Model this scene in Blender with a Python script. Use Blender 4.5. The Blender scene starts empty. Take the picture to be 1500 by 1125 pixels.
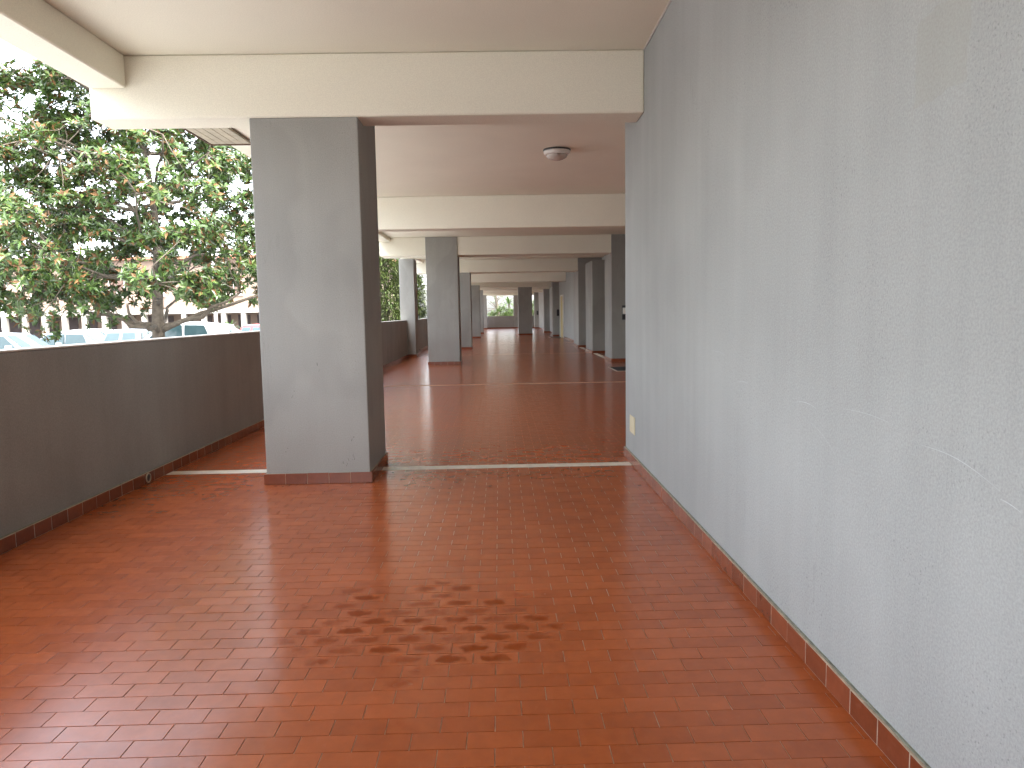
import bpy, bmesh, math, random
from math import sin, cos, pi, radians
from mathutils import Vector, Matrix, Euler
random.seed(7)
scene = bpy.context.scene
col = scene.collection

# ------------------------------------------------------------------ camera
YAW, PITCH, ROLL, FPX, EYE = 0.0152, 0.0956, -0.0174, 1087.2, 1.5
Fv = Vector((sin(YAW) * cos(PITCH), cos(YAW) * cos(PITCH), -sin(PITCH)))
R0 = Vector((cos(YAW), -sin(YAW), 0)); U0 = R0.cross(Fv)
Rv = cos(ROLL) * R0 + sin(ROLL) * U0
Uv = -sin(ROLL) * R0 + cos(ROLL) * U0
cd = bpy.data.cameras.new('camera'); cam = bpy.data.objects.new('camera', cd); col.objects.link(cam)
cd.sensor_fit = 'HORIZONTAL'; cd.sensor_width = 36; cd.lens = 36 * FPX / 1500
cd.clip_start = 0.05; cd.clip_end = 2000
cam.matrix_world = Matrix(((Rv.x, Uv.x, -Fv.x, 0), (Rv.y, Uv.y, -Fv.y, 0), (Rv.z, Uv.z, -Fv.z, EYE), (0, 0, 0, 1)))
scene.camera = cam

def px_at_depth(px, py, Y):
    """photo pixel -> point on the plane at distance Y along the portico"""
    d = Fv + Rv * ((px - 750) / FPX) - Uv * ((py - 562.5) / FPX)
    return Vector((0, 0, EYE)) + d * (Y / d.y)

# ------------------------------------------------------------------ sky, sun, exposure
SUN_EL, SUN_AZ = radians(58), radians(140)     # azimuth from +Y towards +X
w = bpy.data.worlds.new('World'); scene.world = w; w.use_nodes = True
nt = w.node_tree; nt.nodes.clear()
sky = nt.nodes.new('ShaderNodeTexSky'); sky.sky_type = 'NISHITA'; sky.sun_disc = False
sky.sun_elevation = SUN_EL; sky.sun_rotation = SUN_AZ
sky.air_density = 1.0; sky.dust_density = 4.0; sky.ozone_density = 1.0
hs = nt.nodes.new('ShaderNodeHueSaturation'); hs.inputs['Saturation'].default_value = 0.36   # overcast
bg = nt.nodes.new('ShaderNodeBackground'); bg.inputs['Strength'].default_value = 0.15
wo = nt.nodes.new('ShaderNodeOutputWorld')
nt.links.new(sky.outputs[0], hs.inputs['Color']); nt.links.new(hs.outputs[0], bg.inputs['Color']); nt.links.new(bg.outputs[0], wo.inputs[0])
sl = bpy.data.lights.new('sun', 'SUN'); sl.energy = 0.5; sl.angle = radians(25); sl.color = (1.0, 0.96, 0.9)
so = bpy.data.objects.new('sun', sl); col.objects.link(so)
sd = Vector((sin(SUN_AZ) * cos(SUN_EL), cos(SUN_AZ) * cos(SUN_EL), sin(SUN_EL)))
so.rotation_euler = sd.to_track_quat('Z', 'Y').to_euler(); so.location = (-20, 0, 30)
scene.view_settings.view_transform = 'Standard'; scene.view_settings.look = 'None'
scene.view_settings.gamma = 1.0; scene.view_settings.use_curve_mapping = False
scene.view_settings.exposure = 3.6
scene.render.engine = 'CYCLES'
scene.cycles.use_denoising = True
scene.cycles.max_bounces = 7; scene.cycles.diffuse_bounces = 4; scene.cycles.glossy_bounces = 3; scene.cycles.transmission_bounces = 3
scene.cycles.sample_clamp_indirect = 6.0

# ------------------------------------------------------------------ materials
class NT:
    def __init__(s, name):
        s.m = bpy.data.materials.new(name); s.m.use_nodes = True
        s.t = s.m.node_tree; s.b = s.t.nodes['Principled BSDF']
        s._pos = None
    def n(s, typ, **kw):
        nd = s.t.nodes.new(typ)
        for k, v in kw.items(): setattr(nd, k, v)
        return nd
    def l(s, a, b): s.t.links.new(a, b)
    def pos(s):
        if s._pos is None: s._pos = s.n('ShaderNodeNewGeometry').outputs['Position']
        return s._pos
    def mapping(s, scale, src=None, loc=(0, 0, 0)):
        mp = s.n('ShaderNodeMapping'); mp.inputs['Scale'].default_value = scale; mp.inputs['Location'].default_value = loc
        s.l(src if src is not None else s.pos(), mp.inputs['Vector']); return mp.outputs[0]
    def noise(s, scale=1.0, detail=4, rough=0.55, vec=None, dist=0.0):
        nd = s.n('ShaderNodeTexNoise'); nd.inputs['Scale'].default_value = scale
        nd.inputs['Detail'].default_value = detail; nd.inputs['Roughness'].default_value = rough; nd.inputs['Distortion'].default_value = dist
        s.l(vec if vec is not None else s.pos(), nd.inputs['Vector']); return nd.outputs['Fac']
    def ramp(s, fac, stops):
        nd = s.n('ShaderNodeValToRGB'); e = nd.color_ramp.elements
        while len(e) < len(stops): e.new(0.5)
        for el, (p, c) in zip(e, stops):
            el.position = p; el.color = (c, c, c, 1) if isinstance(c, (int, float)) else (*c, 1)
        s.l(fac, nd.inputs['Fac']); return nd.outputs['Color']
    def mix(s, fac, a, b, mode='MIX'):
        nd = s.n('ShaderNodeMix', data_type='RGBA', blend_type=mode)
        for i, v in ((0, fac), (6, a), (7, b)):
            sock = nd.inputs[i]
            if hasattr(v, 'is_output'): s.l(v, sock)
            elif isinstance(v, (int, float)): sock.default_value = v if i == 0 else (v, v, v, 1)
            else: sock.default_value = (*v, 1)
        return nd.outputs[2]
    def math(s, op, a, b=0.0, c=None, clamp=False):
        nd = s.n('ShaderNodeMath', operation=op, use_clamp=clamp)
        for i, v in enumerate((a, b) if c is None else (a, b, c)):
            if hasattr(v, 'is_output'): s.l(v, nd.inputs[i])
            else: nd.inputs[i].default_value = v
        return nd.outputs[0]
    def bump(s, height, strength=0.3, dist=0.01):
        nd = s.n('ShaderNodeBump'); nd.inputs['Strength'].default_value = strength; nd.inputs['Distance'].default_value = dist
        s.l(height, nd.inputs['Height']); s.l(nd.outputs[0], s.b.inputs['Normal']); return nd
    def set(s, **kw):
        for k, v in kw.items():
            sock = s.b.inputs[k.replace('_', ' ')]
            if hasattr(v, 'is_output'): s.l(v, sock)
            elif isinstance(v, tuple) and len(v) == 3: sock.default_value = (*v, 1)
            else: sock.default_value = v
        return s

def simple(name, c, rough=0.6, var=0.12, scale=8.0, bump=0.0, metallic=0.0, spec=0.5):
    t = NT(name)
    n = t.noise(scale, 5)
    dark = tuple(x * (1 - var) for x in c); lite = tuple(min(1, x * (1 + var)) for x in c)
    t.set(Base_Color=t.ramp(n, [(0.3, dark), (0.7, lite)]), Roughness=rough, Metallic=metallic)
    t.b.inputs['Specular IOR Level'].default_value = spec
    if bump: t.bump(t.noise(scale * 12, 4), bump, 0.004)
    return t.m

def plaster(name, c, var=0.10, streak=1.0, pits=True, patch=False, blotch=None, grain=0.14):
    """roller-textured masonry paint with rain streaks, pits and dirty blotches"""
    t = NT(name)
    big = t.noise(0.9, 2, 0.6)
    stk = t.noise(1.0, 3, 0.6, t.mapping((5.0, 5.0, 0.35)))
    fine = t.noise(120, 2, 0.65)
    a = tuple(x * (1 - var) for x in c); b = tuple(min(1, x * (1 + var)) for x in c)
    base = t.ramp(big, [(0.30, a), (0.70, b)])
    base = t.mix(0.55 * streak, base, t.ramp(stk, [(0.30, tuple(x * (1 - 0.8 * var) for x in c)), (0.68, b)]))
    base = t.mix(grain, base, t.ramp(fine, [(0.35, 0.25), (0.65, 1.0)]), 'MULTIPLY')
    if blotch:     # areas rolled over again in a slightly different batch of paint
        rep_ = t.ramp(t.noise(1.0, 3, 0.45, t.mapping((0.9, 0.9, 0.6), loc=(0.7, 2.3, 0.4))), [(0.53, 0.0), (0.56, 1.0)])
        base = t.mix(t.math('MULTIPLY', rep_, blotch), base, tuple(x * 0.6 for x in c))
    if pits:
        p = t.noise(110, 2, 0.5, t.mapping((1, 1, 0.8)))
        where = t.ramp(t.noise(1.6, 3), [(0.42, 0.0), (0.65, 1.0)])
        m = t.math('MULTIPLY', t.ramp(p, [(0.635, 0.0), (0.68, 1.0)]), where)
        base = t.mix(t.math('MULTIPLY', m, 0.5), base, tuple(x * 0.4 for x in c))
        crack = t.noise(1.0, 3, 0.5, t.mapping((6.0, 6.0, 0.5), loc=(3.1, 0.4, 0)), 0.4)
        cm = t.math('MULTIPLY', t.ramp(crack, [(0.492, 0.0), (0.5, 1.0), (0.508, 0.0)]), t.ramp(t.noise(0.8, 2), [(0.55, 0), (0.7, 0.35)]))
        base = t.mix(cm, base, tuple(x * 0.5 for x in c))
    if patch:      # a rectangle painted over in a slightly different grey
        sx = t.n('ShaderNodeSeparateXYZ'); t.l(t.pos(), sx.inputs[0])
        wob = t.math('MULTIPLY', t.math('SUBTRACT', t.noise(6, 3), 0.5), 0.10)
        def inside(o, lo, hi):
            v = t.math('ADD', o, wob)
            return t.math('MULTIPLY', t.math('GREATER_THAN', v, lo), t.math('LESS_THAN', v, hi))
        m = t.math('MULTIPLY', inside(sx.outputs[1], 2.06, 2.33), inside(sx.outputs[2], 2.10, 2.36))
        base = t.mix(t.math('MULTIPLY', m, 0.35), base, (c[0] * 0.86, c[1] * 0.83, c[2] * 0.74))
    t.set(Base_Color=base, Roughness=0.82)
    t.b.inputs['Specular IOR Level'].default_value = 0.35
    h = t.math('ADD', t.math('MULTIPLY', t.noise(140, 2, 0.7), 0.8), t.math('MULTIPLY', t.noise(5, 1), 0.6))
    t.bump(h, 0.26, 0.008)
    return t.m

def tile_material(name, lo, hi, stains):
    t = NT(name)
    oi = t.n('ShaderNodeObjectInfo').outputs['Random']
    gi = t.n('ShaderNodeNewGeometry').outputs['Random Per Island']
    rnd = t.math('FRACT', t.math('ADD', oi, gi))
    base = t.ramp(rnd, [(0.0, lo), (0.5, tuple((a + b) / 2 for a, b in zip(lo, hi))), (1.0, hi)])
    mott = t.noise(14, 3, 0.65)
    base = t.mix(0.45, base, t.ramp(mott, [(0.3, 0.55), (0.7, 1.0)]), 'MULTIPLY')
    scuff = t.noise(1.0, 2, 0.7, t.mapping((60, 18, 18)))
    base = t.mix(t.math('MULTIPLY', t.ramp(scuff, [(0.58, 0.0), (0.85, 1.0)]), 0.10), base, (0.42, 0.24, 0.17))
    grime = t.ramp(t.noise(0.55, 2, 0.6), [(0.35, 0.0), (0.7, 1.0)])
    base = t.mix(t.math('MULTIPLY', grime, 0.30), base, tuple(x * 0.55 for x in lo))
    rough = t.math('ADD', t.math('MULTIPLY', t.noise(9, 2), 0.13), 0.15)
    if stains:     # damp patches drying off the middle of some tiles
        uv = t.n('ShaderNodeUVMap').outputs[0]
        su = t.n('ShaderNodeSeparateXYZ'); t.l(uv, su.inputs[0])
        du = t.math('MULTIPLY', t.math('SUBTRACT', su.outputs[0], 0.5), 2.3)
        dv = t.math('MULTIPLY', t.math('SUBTRACT', su.outputs[1], 0.5), 2.3)
        rr = t.math('ADD', t.math('MULTIPLY', du, du), t.math('MULTIPLY', dv, dv))
        rr = t.math('ADD', rr, t.math('MULTIPLY', t.math('SUBTRACT', t.noise(26, 4, 0.7), 0.5), 3.0))
        oval = t.ramp(rr, [(0.38, 1.0), (0.66, 0.0)])
        sp = t.n('ShaderNodeSeparateXYZ'); t.l(t.pos(), sp.inputs[0])
        ex = t.math('DIVIDE', t.math('ADD', sp.outputs[0], 0.40), 0.72)
        ey = t.math('DIVIDE', t.math('SUBTRACT', sp.outputs[1], 3.50), 0.62)
        er = t.math('ADD', t.math('MULTIPLY', ex, ex), t.math('MULTIPLY', ey, ey))
        er = t.math('ADD', er, t.math('MULTIPLY', t.math('SUBTRACT', t.noise(3.2, 3), 0.5), 2.4))
        area = t.ramp(er, [(0.55, 1.0), (1.0, 0.0)])
        fx = t.math('DIVIDE', t.math('ADD', sp.outputs[0], 0.46), 0.13); fy = t.math('DIVIDE', t.math('SUBTRACT', sp.outputs[1], 2.54), 0.12)
        fr = t.math('ADD', t.math('MULTIPLY', fx, fx), t.math('MULTIPLY', fy, fy))
        area = t.math('MAXIMUM', area, t.ramp(fr, [(0.7, 1.0), (1.0, 0.0)]))
        area = t.math('MULTIPLY', area, t.ramp(rnd, [(0.18, 0.0), (0.26, 0.55), (0.5, 1.0)]))
        m = t.math('MULTIPLY', oval, area)
        base = t.mix(m, base, (0.205, 0.036, 0.002))
        t.set(Specular_IOR_Level=t.math('SUBTRACT', 0.45, t.math('MULTIPLY', m, 0.34)))
        rough = t.math('ADD', rough, t.math('MULTIPLY', m, 0.12))
    t.set(Base_Color=base, Roughness=rough)
    if not stains: t.b.inputs['Specular IOR Level'].default_value = 0.5
    t.bump(t.math('ADD', t.noise(7, 1), t.math('MULTIPLY', t.noise(90, 1), 0.05)), 0.035, 0.004)
    return t.m

def leaf_material(name, c, var=0.45, rough=0.38, trans=0.25):
    t = NT(name)
    r = t.n('ShaderNodeNewGeometry').outputs['Random Per Island']
    base = t.ramp(r, [(0.0, tuple(x * (1 - var) for x in c)), (1.0, tuple(x * (1 + var) for x in c))])
    base = t.mix(0.5, base, t.ramp(t.noise(0.8, 3), [(0.3, 0.55), (0.7, 1.0)]), 'MULTIPLY')
    t.set(Base_Color=base, Roughness=rough)
    tr = t.n('ShaderNodeBsdfTranslucent'); t.l(base, tr.inputs['Color'])
    mx = t.n('ShaderNodeMixShader'); mx.inputs[0].default_value = trans
    t.l(t.b.outputs[0], mx.inputs[1]); t.l(tr.outputs[0], mx.inputs[2])
    out = [n for n in t.t.nodes if n.type == 'OUTPUT_MATERIAL'][0]; t.l(mx.outputs[0], out.inputs[0])
    return t.m

M = {}
M['wall'] = plaster('grey_wall_paint', (0.385, 0.400, 0.386), 0.11, 0.75, True, True, 0.07, 0.22)
M['pillar'] = plaster('grey_pillar_paint', (0.345, 0.340, 0.314), 0.12, 0.6, True, False, 0.22, 0.20)
M['parapet'] = plaster('grey_parapet_paint', (0.30, 0.292, 0.27), 0.13, 0.7, False, False, 0.15, 0.22)
M['cream'] = plaster('cream_ceiling_paint', (0.86, 0.83, 0.70), 0.025, 0.2, False)
M['tile'] = tile_material('terracotta_floor_tile', (0.35, 0.078, 0.018), (0.43, 0.102, 0.026), True)
M['skirt'] = tile_material('terracotta_skirting_tile', (0.19, 0.048, 0.020), (0.29, 0.080, 0.036), False)
M['grout'] = simple('grout', (0.45, 0.33, 0.235), 0.9, 0.3, 20)
M['bead'] = simple('pale_grout_bead', (0.40, 0.31, 0.22), 0.9, 0.25, 25)
M['mortar'] = simple('skirting_mortar', (0.20, 0.20, 0.15), 0.9, 0.35, 30, 0.4)
M['marble'] = simple('pale_marble_strip', (0.62, 0.58, 0.48), 0.35, 0.15, 12)
M['coping'] = simple('parapet_coping', (0.62, 0.59, 0.53), 0.8, 0.15, 14, 0.3)
M['scuff'] = simple('chalky_scuff', (0.50, 0.53, 0.53), 0.9, 0.1, 40)
M['plate'] = simple('ivory_plastic', (0.62, 0.56, 0.36), 0.45, 0.06, 10)
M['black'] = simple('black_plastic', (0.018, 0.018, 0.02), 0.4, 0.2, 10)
M['white'] = simple('white_plastic', (0.75, 0.73, 0.68), 0.35, 0.05, 10)
M['screw'] = simple('screw_metal', (0.45, 0.43, 0.38), 0.35, 0.1, 30, 0, 1.0)
M['rubber'] = simple('black_rubber_mat', (0.015, 0.015, 0.016), 0.85, 0.3, 60, 0.5)
M['door'] = simple('yellow_door_paint', (0.52, 0.40, 0.12), 0.45, 0.08, 3)
M['frame'] = simple('white_frame_paint', (0.66, 0.64, 0.58), 0.5, 0.06, 5)
M['wood'] = simple('weathered_soffit_board', (0.40, 0.36, 0.27), 0.75, 0.2, 6, 0.3)
M['rust'] = simple('dark_rusty_trim', (0.10, 0.055, 0.03), 0.8, 0.4, 18)
M['asphalt'] = simple('worn_pale_asphalt', (0.20, 0.20, 0.20), 0.9, 0.25, 1.5, 0.4)
M['pave'] = simple('pale_pavement', (0.42, 0.40, 0.37), 0.85, 0.15, 1.2, 0.3)
M['linepaint'] = simple('bay_paint', (0.75, 0.75, 0.72), 0.7, 0.12, 6)
M['bark'] = simple('grey_brown_bark', (0.095, 0.078, 0.058), 0.9, 0.35, 9, 0.8)
M['facade'] = simple('beige_pink_render', (0.20, 0.145, 0.11), 0.85, 0.10, 0.6, 0.1)
M['facade_pale'] = simple('pale_concrete', (0.25, 0.23, 0.20), 0.85, 0.10, 0.8)
M['shutter'] = simple('brown_shutter', (0.10, 0.06, 0.045), 0.6, 0.2, 3)
M['darkdoor'] = simple('dark_garage_door', (0.045, 0.030, 0.028), 0.6, 0.3, 2)
M['rooftile'] = simple('roof_tile', (0.30, 0.13, 0.08), 0.8, 0.2, 3)
M['glass'] = simple('car_glass', (0.03, 0.055, 0.06), 0.06, 0.1, 2, 0, 0.0, 0.55)
M['tyre'] = simple('tyre', (0.02, 0.02, 0.02), 0.85, 0.2, 20)
M['rim'] = simple('alloy_rim', (0.5, 0.5, 0.52), 0.35, 0.1, 10, 0, 0.9)
M['tail'] = simple('red_lens', (0.42, 0.02, 0.02), 0.2, 0.1, 10)
M['lens'] = simple('clear_lens', (0.6, 0.62, 0.64), 0.12, 0.1, 10)
M['paint_white'] = simple('white_car_paint', (0.55, 0.57, 0.57), 0.22, 0.02, 1)
M['paint_silver'] = simple('silver_car_paint', (0.20, 0.22, 0.235), 0.25, 0.03, 1, 0, 0.35)
M['paint_pale'] = simple('pale_blue_grey_car_paint', (0.26, 0.31, 0.335), 0.22, 0.03, 1)
M['paint_red'] = simple('red_car_paint', (0.45, 0.04, 0.04), 0.22, 0.05, 1)
M['post'] = simple('white_post_paint', (0.45, 0.45, 0.44), 0.45, 0.06, 4)
M['leaf'] = leaf_material('magnolia_leaf', (0.048, 0.090, 0.020), 0.5, 0.30, 0.18)
M['leaf_yellow_green'] = leaf_material('magnolia_yellow_green_leaf', (0.092, 0.138, 0.032), 0.4, 0.32, 0.22)  # paler yellow-green leaves, mixed in at random
M['leaf_rust'] = leaf_material('magnolia_leaf_underside', (0.13, 0.066, 0.020), 0.4, 0.7, 0.2)
M['needle'] = leaf_material('conifer_spray', (0.075, 0.10, 0.025), 0.5, 0.6, 0.3)
M['bush'] = leaf_material('shrub_leaf', (0.065, 0.11, 0.022), 0.5, 0.5, 0.3)
M['palm'] = leaf_material('palm_leaf', (0.07, 0.12, 0.028), 0.4, 0.45, 0.3)

def glassy():
    t = NT('ribbed_lamp_glass')
    t.set(Base_Color=(0.80, 0.74, 0.66), Roughness=0.12)
    t.b.inputs['Transmission Weight'].default_value = 0.35
    t.bump(t.noise(60, 2), 0.25, 0.003)
    return t.m
M['lampglass'] = glassy()

# ------------------------------------------------------------------ mesh helpers
class MB:
    def __init__(s): s.v = []; s.f = []; s.mi = []; s.uv = []
    def face(s, idx, mi=0): s.f.append(tuple(idx)); s.mi.append(mi)
    def add(s, vs, fs, mi=0):
        o = len(s.v); s.v += [tuple(x) for x in vs]
        for f in fs: s.face([o + i for i in f], mi)
        return s
    def box(s, x0, x1, y0, y1, z0, z1, mi=0):
        vs = [(x, y, z) for z in (z0, z1) for x, y in ((x0, y0), (x1, y0), (x1, y1), (x0, y1))]
        return s.add(vs, [(3, 2, 1, 0), (4, 5, 6, 7), (0, 1, 5, 4), (1, 2, 6, 5), (2, 3, 7, 6), (3, 0, 4, 7)], mi)
    def cbox(s, x0, x1, y0, y1, z0, z1, b=0.01, mi=0, M4=None):
        """box with chamfered edges"""
        lo = (x0, y0, z0); hi = (x1, y1, z1); vs = []; ix = {}
        for sx in (0, 1):
            for sy in (0, 1):
                for sz in (0, 1):
                    sg = (sx, sy, sz)
                    for ax in range(3):
                        p = [hi[k] if sg[k] else lo[k] for k in range(3)]
                        for k in range(3):
                            if k != ax: p[k] += -b if sg[k] else b
                        ix[(sg, ax)] = len(vs); vs.append(tuple(p))
        fs = []
        for ax in range(3):
            o = [k for k in range(3) if k != ax]
            for sd_ in (0, 1):
                q = []
                for a, c in ((0, 0), (1, 0), (1, 1), (0, 1)):
                    g = [0, 0, 0]; g[ax] = sd_; g[o[0]] = a; g[o[1]] = c; q.append(ix[(tuple(g), ax)])
                fs.append(q)
            for a in (0, 1):
                for c in (0, 1):
                    g0 = [0, 0, 0]; g0[o[0]] = a; g0[o[1]] = c; g1 = list(g0); g1[ax] = 1
                    fs.append([ix[(tuple(g0), o[0])], ix[(tuple(g1), o[0])], ix[(tuple(g1), o[1])], ix[(tuple(g0), o[1])]])
        for sx in (0, 1):
            for sy in (0, 1):
                for sz in (0, 1): fs.append([ix[((sx, sy, sz), k)] for k in range(3)])
        if M4 is not None: vs = [tuple(M4 @ Vector(p)) for p in vs]
        return s.add(vs, fs, mi)
    def tube(s, pts, radii, n=8, mi=0, cap=True):
        pts = [Vector(p) for p in pts]; rings = []
        for i, p in enumerate(pts):
            d = (pts[min(i + 1, len(pts) - 1)] - pts[max(i - 1, 0)]).normalized()
            a = d.cross(Vector((0.31, 0.17, 0.93)));
            if a.length < 1e-3: a = d.cross(Vector((1, 0, 0)))
            a.normalize(); b = d.cross(a)
            rings.append([p + radii[i] * (cos(2 * pi * k / n) * a + sin(2 * pi * k / n) * b) for k in range(n)])
        o = len(s.v)
        for r in rings: s.v += [tuple(q) for q in r]
        for i in range(len(rings) - 1):
            for k in range(n):
                s.face((o + i * n + k, o + i * n + (k + 1) % n, o + (i + 1) * n + (k + 1) % n, o + (i + 1) * n + k), mi)
        if cap:
            s.face([o + k for k in range(n)][::-1], mi); s.face([o + (len(rings) - 1) * n + k for k in range(n)], mi)
        return s
    def lathe(s, prof, c=(0, 0, 0), n=32, mi=0):
        o = len(s.v)
        for r, z in prof:
            for k in range(n): s.v.append((c[0] + r * cos(2 * pi * k / n), c[1] + r * sin(2 * pi * k / n), c[2] + z))
        for i in range(len(prof) - 1):
            for k in range(n):
                s.face((o + i * n + k, o + i * n + (k + 1) % n, o + (i + 1) * n + (k + 1) % n, o + (i + 1) * n + k), mi)
        return s
    def mesh(s, name, mats, smooth=False, recalc=True):
        me = bpy.data.meshes.new(name); me.from_pydata(s.v, [], s.f)
        for m in (mats if isinstance(mats, (list, tuple)) else [mats]): me.materials.append(m)
        me.polygons.foreach_set('material_index', s.mi)
        if smooth: me.polygons.foreach_set('use_smooth', [True] * len(s.f))
        if recalc:
            bm = bmesh.new(); bm.from_mesh(me); bmesh.ops.recalc_face_normals(bm, faces=bm.faces); bm.to_mesh(me); bm.free()
        me.update(); return me
    def build(s, name, mats, parent=None, smooth=False, recalc=True):
        return link(name, s.mesh(name, mats, smooth, recalc), parent)

def link(name, me, parent=None):
    o = bpy.data.objects.new(name, me); col.objects.link(o)
    if parent is not None: o.parent = parent
    return o
def tag(o, label, cat, group=None):
    o['label'] = label; o['category'] = cat; o['kind'] = 'thing'
    if group: o['group'] = group
    return o
def empty(name, loc=(0, 0, 0), rz=0.0):
    o = bpy.data.objects.new(name, None); o.location = loc; o.rotation_euler = (0, 0, rz); o.empty_display_size = 0.2
    col.objects.link(o); return o
def structure(o): o['kind'] = 'structure'; return o

# ------------------------------------------------------------------ dimensions of the portico (metres)
XW = 1.284          # face of the near right-hand wall
XP = -3.27          # inner face of the parapet
ZC = 3.734          # ceiling
ZB = 3.205          # underside of the beams
XE = -3.46          # outer edge of the slab
PX0, PX1 = -2.12, -1.19
YEND = 73.0
GZ = -0.35          # car park level

# ------------------------------------------------------------------ ground
ground = structure(MB().box(-400, 400, -300, 600, GZ - 1.0, GZ).build('ground', M['asphalt']))
structure(MB().box(-6.2, -3.62, -40, 120, GZ - 0.2, GZ + 0.12).build('pavement', M['pave']))
structure(MB().box(-3.6, 14, 74.2, 120, GZ - 0.2, -0.12).build('garden_path', M['pave']))

# floor: bed, tiles, pale joint strips
floor = structure(empty('portico_floor', (0, 0, 0)))
MB().box(XP - 0.3, 9.0, -26.0, YEND + 0.5, -0.5, -0.0026).build('grout_bed', M['grout'], floor)
STRIPS = [7.19, 15.68, 27.0, 36.5, 46.0, 58.0]
for y in STRIPS:
    MB().cbox(XP + 0.02, XW - 0.02 if y < 7.5 else 3.3, y - (0.075 if y < 8 else 0.03), y + (0.075 if y < 8 else 0.03), -0.03, 0.0018, 0.001).build('joint_strip', M['marble' if y < 8 else 'bead'], floor)
TX, TY, JT = 0.1985, 0.1042, 0.0035
def tile_verts(w_, d_, tilt=(0, 0), z=0.0, ch=0.0007):
    """tile with chamfered top edges, tipped by a fraction of a degree"""
    def zz(x, y): return z + x * tilt[0] + y * tilt[1]
    hw, hd = w_ / 2, d_ / 2; vs = []
    for x, y in ((-hw, -hd), (hw, -hd), (hw, hd), (-hw, hd)): vs.append((x, y, -0.006))
    for x, y in ((-hw, -hd), (hw, -hd), (hw, hd), (-hw, hd)): vs.append((x, y, zz(x, y) - ch * 0.25))
    for x, y in ((-hw + ch, -hd + ch), (hw - ch, -hd + ch), (hw - ch, hd - ch), (-hw + ch, hd - ch)): vs.append((x, y, zz(x, y)))
    return vs
TF = [(8, 9, 10, 11)] + [(4 + i, 4 + (i + 1) % 4, 8 + (i + 1) % 4, 8 + i) for i in range(4)] + [(i, (i + 1) % 4, 4 + (i + 1) % 4, 4 + i) for i in range(4)]
def set_uv(me, uvs):
    l = me.uv_layers.new(name='UVMap'); flat = []
    for lp in me.loops: flat += uvs[lp.vertex_index]
    l.data.foreach_set('uv', flat)
def tilt(): return (random.gauss(0, 0.0012), random.gauss(0, 0.0016))
variants = []
for k in range(14):
    b = MB(); vs = tile_verts(TX - JT, TY - JT, tilt(), random.uniform(-0.0006, 0.0006)); b.add(vs, TF)
    me = b.mesh('floor_tile', M['tile'], recalc=False)
    set_uv(me, [(v[0] / TX + 0.5, v[1] / TY + 0.5) for v in vs]); variants.append(me)
big, uvb, singles = MB(), [], []
rows = int((YEND + 6) / TY)
for r in range(rows):
    y = -6.0 + (r + 0.5) * TY
    if any(abs(y - s) < TY / 2 + 0.06 for s in STRIPS): pass
    x_hi = XW - 0.012 if y < 7.6 else 5.2
    x = XP + 0.05 - TX - (TX / 2 if r % 2 else 0)
    while x < x_hi:
        a, c = max(x, XP + 0.012), min(x + TX, x_hi)
        x += TX
        if c - a < 0.008: continue
        ya, yb = y - TY / 2, y + TY / 2
        for s in STRIPS:            # cut the row at a joint strip
            if ya < s + 0.077 and yb > s - 0.077:
                if s - 0.077 - ya > yb - s - 0.077: yb = s - 0.077
                else: ya = s + 0.077
        if yb - ya < 0.012: continue
        cx, cy = (a + c) / 2, (ya + yb) / 2
        d = Vector((cx, cy, -EYE)); px = 750 + FPX * d.dot(Rv) / d.dot(Fv); py = 562.5 - FPX * d.dot(Uv) / d.dot(Fv)
        if c - a > TX * 0.98 and yb - ya > TY * 0.98 and len(singles) < 300 and cy > 2.2 and -60 < px < 1400 and py < 1165:
            singles.append((cx, cy)); continue
        vs = tile_verts(c - a - JT, yb - ya - JT, tilt(), random.uniform(-0.0006, 0.0006))
        o = len(big.v); big.v += [(p[0] + cx, p[1] + cy, p[2]) for p in vs]
        fs = TF if cy < 24 else TF[:5]
        for f in fs: big.face([o + i for i in f])
        uvb += [(p[0] / TX + 0.5, p[1] / TY + 0.5) for p in vs]
me = big.mesh('floor_tiling', M['tile'], recalc=False); set_uv(me, uvb)
ft = link('floor_tiling', me, floor); ft['kind'] = 'stuff'
for i, (x, y) in enumerate(singles):
    o = link('floor_tile', random.choice(variants), floor); o.location = (x, y, 0)

# ceiling slab
ceil = structure(MB().box(XE, 9.0, -26.0, YEND + 0.9, ZC, ZC + 0.35).build('ceiling', M['cream']))

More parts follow.
